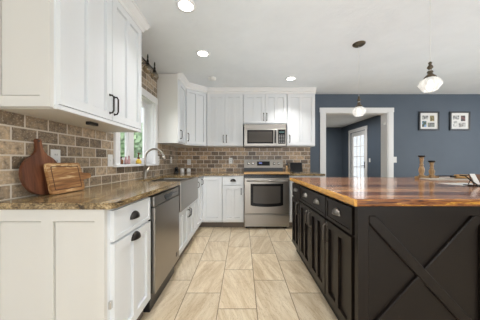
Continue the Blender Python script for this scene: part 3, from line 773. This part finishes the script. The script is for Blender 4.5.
# ------------------------------------------------------------------ lamps
def downlight(x, y, label, watt=6.0):
    t = thing('recessed_light', label, 'ceiling light', (x, y, CZ), 0, 'recessed ceiling lights')
    MB().lathe([(0.062, -0.0005), (0.085, -0.0005), (0.085, -0.004), (0.066, -0.010), (0.062, -0.010)], (0, 0, 0), 32, loop=True).build('trim_ring', M['trimw'], t)
    MB().lathe([(0, -0.001), (0.062, -0.001), (0.062, -0.005), (0, -0.006)], (0, 0, 0), 32).build('lens', M['lens'], t)
    L = bpy.data.lights.new('downlight', 'AREA'); L.shape = 'DISK'; L.size = 0.11; L.energy = watt; L.color = (1, 0.98, 0.96); L.spread = math.radians(110)
    o = bpy.data.objects.new('downlight', L); COL.objects.link(o); o.parent = t; o.location = (0, 0, -0.013)
downlight(-0.485, 1.775, 'recessed ceiling light nearest the camera above the aisle', 3.0)
downlight(-0.49, 2.56, 'recessed ceiling light in the middle of the aisle', 7.0)
downlight(0.78, 3.33, 'recessed ceiling light above the range', 6.5)
# extra downlights added out of view to brighten floor and ceiling
downlight(0.12, 0.95, 'unseen added downlight over the aisle just in front of the camera', 6.5)
downlight(0.3, -0.7, 'unseen added downlight behind the camera', 9.0)
downlight(2.6, -0.4, 'unseen added downlight over the open living side')
downlight(4.2, 1.6, 'unseen added downlight over the far side of the island')
o = MB().lathe([(0, -0.034), (0.045, -0.034), (0.058, -0.028), (0.062, -0.012), (0.066, -0.010), (0.066, -0.0005), (0, -0.0005)], (-0.49, 3.33, CZ), 28).build('smoke_detector', M['plastic'])
tag(o, 'round white smoke detector on the ceiling near the back cabinets', 'smoke detector')

def pendant(x, y, z, label):
    t = thing('pendant_light', label, 'pendant lamp', (x, y, CZ), 0, 'glass pendants over the island')
    MB().lathe([(0, -0.024), (0.03, -0.024), (0.055, -0.016), (0.066, -0.006), (0.068, -0.0005), (0, -0.0005)], (0, 0, 0), 28).build('canopy', M['brass'], t)
    d = z-CZ     # shade centre
    MB().tube([(0, 0, -0.02), (0, 0, d+0.17)], 0.0018, 6).build('cord', mat('white_cord', (0.7, 0.7, 0.68), 0.5) if 'white_cord' not in bpy.data.materials else bpy.data.materials['white_cord'], t)
    MB().lathe([(0, 0.175), (0.006, 0.175), (0.013, 0.165), (0.008, 0.155), (0.011, 0.148), (0.018, 0.138), (0.020, 0.128), (0.012, 0.12), (0.009, 0.112), (0.016, 0.104), (0.020, 0.095), (0.014, 0.085), (0.022, 0.074), (0.036, 0.060), (0.040, 0.050), (0, 0.050)], (0, 0, d), 20).build('socket', M['brass'], t)
    MB().lathe([(0, 0.0), (0.010, 0.0), (0.016, 0.007), (0.016, 0.013), (0.010, 0.02), (0, 0.02)], (0, 0, d+0.092), 16).build('glass_bead', M['shade'], t)
    b = MB()
    out = [(0.034, 0.052), (0.040, 0.044), (0.054, 0.034), (0.064, 0.020), (0.068, 0.004), (0.066, -0.010), (0.058, -0.022), (0.048, -0.034), (0.044, -0.044), (0.042, -0.050)]
    inn = [(r-0.004, h) for r, h in out[::-1]]
    b.lathe(out+inn, (0, 0, d), 80, 10, 0.075, loop=True); b.build('shade', M['shade'], t)
    MB().lathe([(0, 0.03), (0.012, 0.03), (0.014, 0.01), (0.024, -0.012), (0.018, -0.03), (0, -0.036)], (0, 0, d), 16).build('bulb', M['bulb'], t)
    return t
pendant(1.327, 2.36, 1.71, 'farther glass pendant lamp hanging in front of the cased opening')
pendant(1.45, 1.60, 1.735, 'nearer glass pendant lamp hanging at upper right over the island')

# wall light over the window: bar with down-facing glass globes
wl = thing('wall_light', 'dark bar wall light with glass globes above the window', 'wall light', (XL+0.011, 2.52, 2.335))
MB().box(0, 0.018, -0.06, 0.06, -0.05, 0.05, 0.004).build('back_plate', M['bronze'], wl)
MB().tube([(0.018, 0, 0), (0.09, 0, 0.005), (0.135, 0, 0.0)], 0.008).tube([(0.135, -0.22, 0), (0.135, 0.22, 0)], 0.008).build('arm', M['bronze'], wl)
for y in (-0.2, 0.0, 0.2):
    MB().lathe([(0, 0.115), (0.006, 0.105), (0.009, 0.075), (0.006, 0.05), (0.014, 0.03), (0.010, 0.012), (0.018, 0.0), (0.026, -0.02), (0.028, -0.03), (0, -0.03)], (0.135, y, 0), 14).build('lamp_holder', M['bronze'], wl)
    b = MB(); out = [(0.026, -0.022), (0.036, -0.035), (0.046, -0.058), (0.050, -0.078), (0.046, -0.096), (0.036, -0.112)]
    b.lathe(out+[(r-0.003, h) for r, h in out[::-1]], (0.135, y, 0), 40, 10, 0.04, loop=True).build('glass_globe', M['globe'], wl)

# ------------------------------------------------------------------ plates on the walls
def plate(name, label, cat, loc, rz, kind, group):
    t = thing(name, label, cat, loc, rz, group)
    MB().box(-0.036, 0.036, -0.006, 0, -0.058, 0.058, 0.002).build('cover_plate', M['plastic'], t)
    b = MB()
    if kind == 'outlet':
        for z in (-0.022, 0.022):
            b.box(-0.009, -0.006, -0.0068, -0.006, z-0.006, z+0.006).box(0.006, 0.009, -0.0068, -0.006, z-0.006, z+0.006)
        b.build('sockets', M['slot'], t)
    else:
        b.box(-0.005, 0.005, -0.016, -0.006, -0.008, 0.010, 0.001).build('toggle', M['plastic'], t)
    return t
GO = 'white wall outlets'
tx = XL+0.0105
plate('wall_outlet', 'white outlet on the tile just above the rectangular cutting board', 'outlet', (tx, 1.425, 1.165), R90, 'outlet', GO)
plate('light_switch', 'white switch on the tile beside the near edge of the window', 'switch', (tx, 2.015, 1.150), R90, 'switch', 'white wall switches')
plate('wall_outlet', 'white outlet on the tile behind the faucet past the window', 'outlet', (tx, 3.165, 1.165), R90, 'outlet', GO)
plate('wall_outlet', 'white outlet on the left wall tile near the back corner', 'outlet', (tx, 3.74, 1.165), R90, 'outlet', GO)
plate('wall_outlet', 'white outlet on the back tile above the white canisters', 'outlet', (-1.06, YB-0.0105, 1.13), 0, 'outlet', GO)
plate('wall_outlet', 'white outlet on the back tile left of the range', 'outlet', (-0.235, YB-0.0105, 1.155), 0, 'outlet', GO)
plate('light_switch', 'white switch on the blue wall right of the cased opening', 'switch', (3.03, YB-0.0005, 1.175), 0, 'switch', 'white wall switches')
plate('light_switch', 'white switch in the next room beside the glazed door', 'switch', (HX-0.0005, 6.36, 1.18), -R90, 'switch', 'white wall switches')

# framed photographs
def frame_pic(x, z, label, cols):
    t = thing('picture_frame', label, 'picture', (x, YB-0.001, z), 0, 'black framed photographs on the blue wall')
    w, h, f = 0.40, 0.37, 0.026
    MB().box(-w/2, w/2, -0.022, 0, h/2-f, h/2).box(-w/2, w/2, -0.022, 0, -h/2, -h/2+f).box(-w/2, -w/2+f, -0.022, 0, -h/2+f, h/2-f).box(w/2-f, w/2, -0.022, 0, -h/2+f, h/2-f).build('frame', M['black'], t)
    MB().box(-w/2+f, w/2-f, -0.010, -0.002, -h/2+f, h/2-f).build('mat_board', M['paper'], t)
    for (a, b_, c, d), cc_ in zip(((-0.135, -0.015, 0.03, 0.105), (0.02, 0.105, -0.005, 0.105), (-0.135, -0.05, -0.12, 0.0), (-0.025, 0.11, -0.12, -0.035)), cols):
        mm = mat('photo_print', cc_[0], 0.4); nn_ = NT(mm)
        nn_.base(nn_.ramp(nn_.noise(nn_.mapping(nn_.coord(), loc=(x*3, 1, z)), 22, 4, 0.6), [(0.35, cc_[1]), (0.5, cc_[0]), (0.62, cc_[2])]))
        MB().box(a, b_, -0.0115, -0.010, c, d).build('photo', mm, t)
K = (0.02, 0.02, 0.022); G_ = (0.25, 0.25, 0.25); LG = (0.6, 0.6, 0.58)
frame_pic(3.70, 1.945, 'black framed photo collage on the blue wall, left of the pair', [(G_, K, LG), ((0.2, 0.15, 0.04), K, (0.5, 0.42, 0.2)), ((0.06, 0.12, 0.07), K, (0.25, 0.4, 0.7)), (G_, K, (0.2, 0.25, 0.15))])
frame_pic(4.315, 1.945, 'black framed photo collage on the blue wall, right of the pair', [(G_, K, LG), ((0.08, 0.02, 0.02), K, (0.25, 0.1, 0.08)), (LG, G_, (0.75, 0.75, 0.73)), ((0.35, 0.33, 0.31), K, LG)])

# ------------------------------------------------------------------ faucet, things on the counter
fc = thing('faucet', 'tall arched brushed nickel faucet behind the sink', 'faucet', (-1.205, 2.56, CT))
MB().lathe([(0, 0), (0.028, 0), (0.028, 0.008), (0.022, 0.02), (0.020, 0.10), (0.017, 0.105), (0, 0.105)]).build('body', M['chrome'], fc)
R_ = 0.115
pth = [(0, 0, 0.10), (0, 0, 0.18), (0, 0, 0.25)]+[(R_-R_*math.cos(a), 0, 0.25+R_*math.sin(a)) for a in [i/12*PI*0.92 for i in range(1, 13)]]
MB().tube(pth, 0.013, 10).build('spout', M['chrome'], fc)
e1 = pth[-1]; e0 = pth[-2]; dd = (Vector(e1)-Vector(e0)).normalized()
MB().tube([Vector(e1), Vector(e1)+dd*0.02, Vector(e1)+dd*0.06], [0.015, 0.018, 0.017], 10).build('spray_head', M['chrome'], fc)
MB().tube([(0, 0.02, 0.065), (0.005, 0.05, 0.075), (0.02, 0.065, 0.15)], [0.012, 0.010, 0.007], 8).build('lever', M['chrome'], fc)
sd = thing('soap_dispenser', 'small nickel soap pump beside the faucet', 'soap dispenser', (-1.205, 2.80, CT))
MB().lathe([(0, 0), (0.020, 0), (0.020, 0.012), (0.011, 0.018), (0.009, 0.055), (0.012, 0.06), (0, 0.064)]).build('body', M['chrome'], sd)
MB().tube([(0, 0, 0.058), (0.03, 0, 0.062), (0.07, 0, 0.055)], 0.005).build('nozzle', M['chrome'], sd)

# round paddle board leaning on the tile
rb = thing('round_cutting_board', 'round dark walnut paddle board leaning on the tile', 'cutting board', (XL+0.060, 1.292, CT+0.001)); rb.rotation_euler = (0, math.radians(-8.0), 0)
R_ = 0.128
pts = [(R_*math.sin(a), R_-R_*math.cos(a)) for a in [i/40*2*PI for i in range(41)]]
ol = []
for i in range(41):
    a = math.radians(-162+324*i/40)            # angle from the bottom
    ol.append((R_*math.sin(a), R_-R_*math.cos(a)))
# neck and handle (right side up, then left side down)
nk = [(0.024, 0.268), (0.016, 0.288), (0.0145, 0.312), (0.019, 0.328), (0.020, 0.341), (0.013, 0.351), (0, 0.354)]
ol = ol+nk+[(-y, z) for y, z in nk[::-1][1:]]
b = MB(); b.prism(ol, 0, 0, 0.018)
bmesh.ops.bevel(b.bm, geom=[e_ for e_ in b.bm.edges if abs((e_.verts[0].co-e_.verts[1].co).x) < 1e-6], offset=0.003, segments=2, affect='EDGES')
b.build('board', M['walnut'], rb)
MB().lathe([(0.0, 0.0185), (0.006, 0.0185), (0.006, 0.0180), (0, 0.0180)], (0, 0, 0.338), 14, axis=0).build('hanging_hole', M['slot'], rb)
# rectangular board leaning in front of it
qb = thing('rectangular_cutting_board', 'tan and brown rectangular cutting board with side handle in front of round one', 'cutting board', (XL+0.112, 1.275, CT+0.001)); qb.rotation_euler = (0, math.radians(-12.0), 0)
L_, Hh = 0.262, 0.200
cr = 0.014
def rr(y0, y1, z0, z1, r, n_=5):
    P_ = []
    for cy, cz, a0 in ((y1-r, z1-r, 0), (y0+r, z1-r, 90), (y0+r, z0+r, 180), (y1-r, z0+r, 270)):
        for i in range(n_+1):
            a = math.radians(a0+90*i/n_); P_.append((cy+r*math.cos(a), cz+r*math.sin(a)))
    return P_
op = rr(0, L_, 0, Hh, cr)
hd = [(L_, Hh*0.36), (L_+0.02, Hh*0.39), (L_+0.075, Hh*0.39), (L_+0.09, Hh*0.44), (L_+0.09, Hh*0.54), (L_+0.075, Hh*0.60), (L_+0.02, Hh*0.60), (L_, Hh*0.64)]
op = op[:0]+op+hd if False else op[0:24]+hd
b = MB(); b.prism(op, 0, 0, 0.020)
bmesh.ops.bevel(b.bm, geom=[e_ for e_ in b.bm.edges if abs((e_.verts[0].co-e_.verts[1].co).x) < 1e-6], offset=0.003, segments=2, affect='EDGES')
b.build('board', M['acacia'], qb)
o_ = rr(0.022, L_-0.022, 0.022, Hh-0.022, 0.008); i_ = rr(0.028, L_-0.028, 0.028, Hh-0.028, 0.006)
b = MB(); A = [b.bm.verts.new((0.0204, y, z)) for y, z in o_]; B = [b.bm.verts.new((0.0204, y, z)) for y, z in i_]
A2 = [b.bm.verts.new((0.0199, y, z)) for y, z in o_]; B2 = [b.bm.verts.new((0.0199, y, z)) for y, z in i_]
for k in range(len(o_)):
    j = (k+1) % len(o_); b.bm.faces.new((A[k], A[j], B[j], B[k])); b.bm.faces.new((A2[k], A2[j], A[j], A[k])); b.bm.faces.new((B2[k], B2[j], B[j], B[k])); b.bm.faces.new((A2[k], A2[j], B2[j], B2[k]))
b.build('juice_groove', mat('dark_groove', (0.09, 0.035, 0.015), 0.5), qb)

# corner canisters and mug tree
def canister(x, y, label):
    t = thing('canister', label, 'canister', (x, y, CT+0.0005), 0, 'white canisters in the corner')
    MB().lathe([(0, 0), (0.036, 0), (0.039, 0.004), (0.039, 0.062), (0.036, 0.066), (0, 0.066)], n=24).build('jar', M['ceramic'], t)
    MB().lathe([(0, 0.0665), (0.038, 0.0665), (0.037, 0.074), (0.010, 0.078), (0.010, 0.086), (0, 0.088)], n=24).build('lid', M['ceramic'], t)
canister(-1.145, 3.93, 'white lidded canister in the corner, left of the pair')
canister(-1.025, 3.95, 'white lidded canister in the corner, right of the pair')
t = thing('coffee_grinder', 'small black gadget on the counter left of the canisters', 'kitchen gadget', (-1.225, 3.83, CT+0.0005))
MB().lathe([(0, 0), (0.038, 0), (0.040, 0.006), (0.030, 0.05), (0, 0.05)]).build('base', M['black'], t)
MB().lathe([(0, 0.0505), (0.027, 0.0505), (0.032, 0.09), (0.024, 0.105), (0, 0.108)]).build('hopper', M['black'], t)
# dark tablet on its stand, red jar
t = thing('tablet', 'black screen propped on the counter right of the range', 'tablet', (1.02, 3.90, CT+0.001))
MB().box(-0.115, 0.115, -0.008, 0.008, 0.012, 0.195, 0.004).build('body', M['black'], t, rot=(math.radians(-14), 0, 0))
MB().box(-0.102, 0.102, -0.0092, -0.008, 0.025, 0.183).build('screen', M['bglass'], t, rot=(math.radians(-14), 0, 0))
MB().prism([(-0.03, 0.0), (0.10, 0.0), (0.10, 0.012), (0.055, 0.14), (0.045, 0.14), (0.07, 0.014), (-0.03, 0.012)], 0, -0.06, 0.06).build('stand', M['black'], t)
t = thing('pepper_mill', 'small black topped mill between the range and the black screen', 'pepper mill', (0.845, 3.96, CT+0.0005))
MB().lathe([(0, 0), (0.025, 0), (0.025, 0.01), (0.018, 0.05), (0.022, 0.10), (0.016, 0.13), (0, 0.13)]).build('body', M['turned'], t)
MB().lathe([(0, 0.131), (0.016, 0.131), (0.024, 0.155), (0.020, 0.175), (0.008, 0.185), (0, 0.186)]).build('cap', M['black'], t)

# window sill bottles
SZ = WZ0+0.0005
t = thing('spice_jar', 'small brown jar at the near end of the window sill', 'jar', (XL-0.02, 2.235, SZ))
MB().lathe([(0, 0), (0.028, 0), (0.030, 0.005), (0.030, 0.04), (0.020, 0.052), (0.014, 0.058), (0.014, 0.066), (0, 0.066)]).build('jar', M['jar'], t)
MB().lathe([(0, 0.0665), (0.017, 0.0665), (0.017, 0.082), (0, 0.083)]).build('lid', M['bronze'], t)
for k, (yy, dh) in enumerate(((2.35, -0.012), (2.415, 0.0))):
    t = thing('glass_bottle', ('pink glass bottle on the sill next to the brown jar', 'taller pink glass bottle on the sill before the white mullion')[k], 'bottle', (XL-0.025, yy, SZ), 0, 'pink bottles on the sill')
    MB().lathe([(0, 0), (0.014, 0), (0.016, 0.004), (0.016, 0.05+dh), (0.010, 0.07+dh), (0.009, 0.09+dh), (0.012, 0.092+dh), (0, 0.095+dh)], n=18).build('body', M['pink'], t)
    MB().lathe([(0, 0.0955+dh), (0.010, 0.0955+dh), (0.010, 0.108+dh), (0, 0.109+dh)], n=14).build('stopper', M['ceramic'], t)
t = thing('soap_bottle', 'yellow soap bottle with brown pump on the sill', 'bottle', (XL-0.02, 2.63, SZ))
MB().lathe([(0, 0), (0.031, 0), (0.034, 0.006), (0.034, 0.032), (0.022, 0.052), (0.014, 0.062), (0, 0.062)]).build('body', M['yellow'], t)
MB().lathe([(0, 0.0625), (0.015, 0.0625), (0.015, 0.08), (0.007, 0.085), (0.007, 0.125), (0.012, 0.13), (0.012, 0.14), (0, 0.142)]).tube([(0, 0, 0.133), (0.035, -0.01, 0.133)], 0.005).build('pump', M['jar'], t)

# ------------------------------------------------------------------ things on the island
def candlestick(x, y, h, label):
    t = thing('candlestick', label, 'candlestick', (x, y, ITZ+0.0005), 0, 'turned wooden candlesticks')
    MB().box(-0.045, 0.045, -0.045, 0.045, 0, 0.03, 0.003).build('foot', M['turned'], t)
    p = [(0.038, 0.03), (0.044, 0.04), (0.026, 0.052), (0.034, 0.075), (0.040, 0.105), (0.030, 0.135), (0.019, 0.15), (0.027, 0.158), (0.027, 0.166), (0.020, 0.178), (0.024, 0.21), (0.030, 0.225), (0.022, 0.234), (0.034, 0.246)]
    k = (h-0.022-0.03)/(0.246-0.03)
    p = [(r*0.74, 0.03+(z-0.03)*k) for r, z in p]; zt = p[-1][1]
    MB().lathe([(0, 0.0301)]+p+[(0, zt)], n=24).build('stem', M['turned'], t)
    MB().lathe([(0, zt+0.0005), (0.032, zt+0.0005), (0.037, zt+0.012), (0.035, zt+0.021), (0, zt+0.018)], n=24).build('candle_plate', M['bronze'], t)
candlestick(2.085, 2.41, 0.275, 'taller of the two turned wooden candlesticks on the island')
candlestick(2.25, 2.46, 0.215, 'shorter turned wooden candlestick right of the taller one')
o = MB().box(-0.33, 0.33, -0.11, 0.11, 0, 0.014, 0.004).build('serving_board', M['palewood'], None, (2.36, 2.275, ITZ+0.0005), (0, 0, 0.02))
tag(o, 'long pale wooden board lying in front of the candlesticks', 'board')
o = MB().box(-0.15, 0.15, -0.10, 0.10, 0, 0.0015).build('paper_sheet', M['paper'], None, (1.99, 1.86, ITZ+0.0005), (0, 0, 0.15))
tag(o, 'white sheet of paper lying on the island near the metal easel', 'paper')
t = thing('notebook', 'dark navy book lying at the back edge of the island', 'book', (2.50, 2.575, ITZ+0.0005), 0.05)
MB().box(-0.13, 0.13, -0.085, 0.085, 0, 0.004).box(-0.13, 0.13, -0.085, 0.085, 0.022, 0.026).box(-0.13, 0.13, 0.081, 0.085, 0.004, 0.022).build('cover', M['navy'], t)
MB().box(-0.126, 0.126, -0.081, 0.081, 0.0042, 0.0218).build('pages', M['paper'], t)
t = thing('rolling_pin', 'brown wooden rolling pin on the pale board', 'rolling pin', (2.47, 2.30, ITZ+0.015+0.023), 0.04)
MB().lathe([(0, -0.11), (0.022, -0.11), (0.0225, 0), (0.022, 0.11), (0, 0.11)], n=20, axis=0).build('roller', M['honey'], t)
for s_ in (-1, 1): MB().lathe([(0, 0.1105*s_), (0.009, 0.1105*s_), (0.013, 0.14*s_), (0.012, 0.165*s_), (0, 0.17*s_)], n=14, axis=0).build('handle', M['bronze'], t)
t = thing('book_easel', 'dark metal easel holding an open white book at right edge of island', 'book stand', (1.97, 1.74, ITZ+0.0005), -0.15)
MB().tube([(-0.11, 0.02, 0.006), (-0.04, -0.045, 0.006), (0.10, -0.06, 0.006), (0.16, -0.03, 0.012)], 0.006).tube([(-0.12, 0.05, 0.105), (-0.085, 0.03, 0.102), (-0.05, 0.0, 0.05), (-0.03, -0.045, 0.010)], 0.006).tube([(0.16, 0.05, 0.105), (0.15, 0.0, 0.05), (0.13, -0.05, 0.010)], 0.006).tube([(-0.12, 0.05, 0.105), (0.16, 0.05, 0.105)], 0.005).tube([(0.0, 0.05, 0.105), (0.02, 0.12, 0.006)], 0.005).build('frame', M['bronze'], t)
t.scale = (0.8, 0.8, 0.8)
t2 = thing('open_book', 'open white book with brown cover resting on the metal easel', 'book', (1.985, 1.735, ITZ+0.0005), -0.15)
MB().prism([(-0.020, 0.017), (-0.012, 0.013), (0.052, 0.118), (0.044, 0.122)], 0, -0.050, -0.005).build('pages', M['paper'], t2)
MB().prism([(-0.011, 0.0125), (-0.005, 0.0095), (0.058, 0.113), (0.0525, 0.1165)], 0, -0.058, 0.14).build('cover', M['leather'], t2)
MB().prism([(-0.045, 0.030), (-0.022, 0.018), (0.020, 0.080), (0.005, 0.092)], 0, 0.06, 0.14).build('folded_page', M['leather'], t2)
t2.scale = (0.8, 0.8, 0.8)
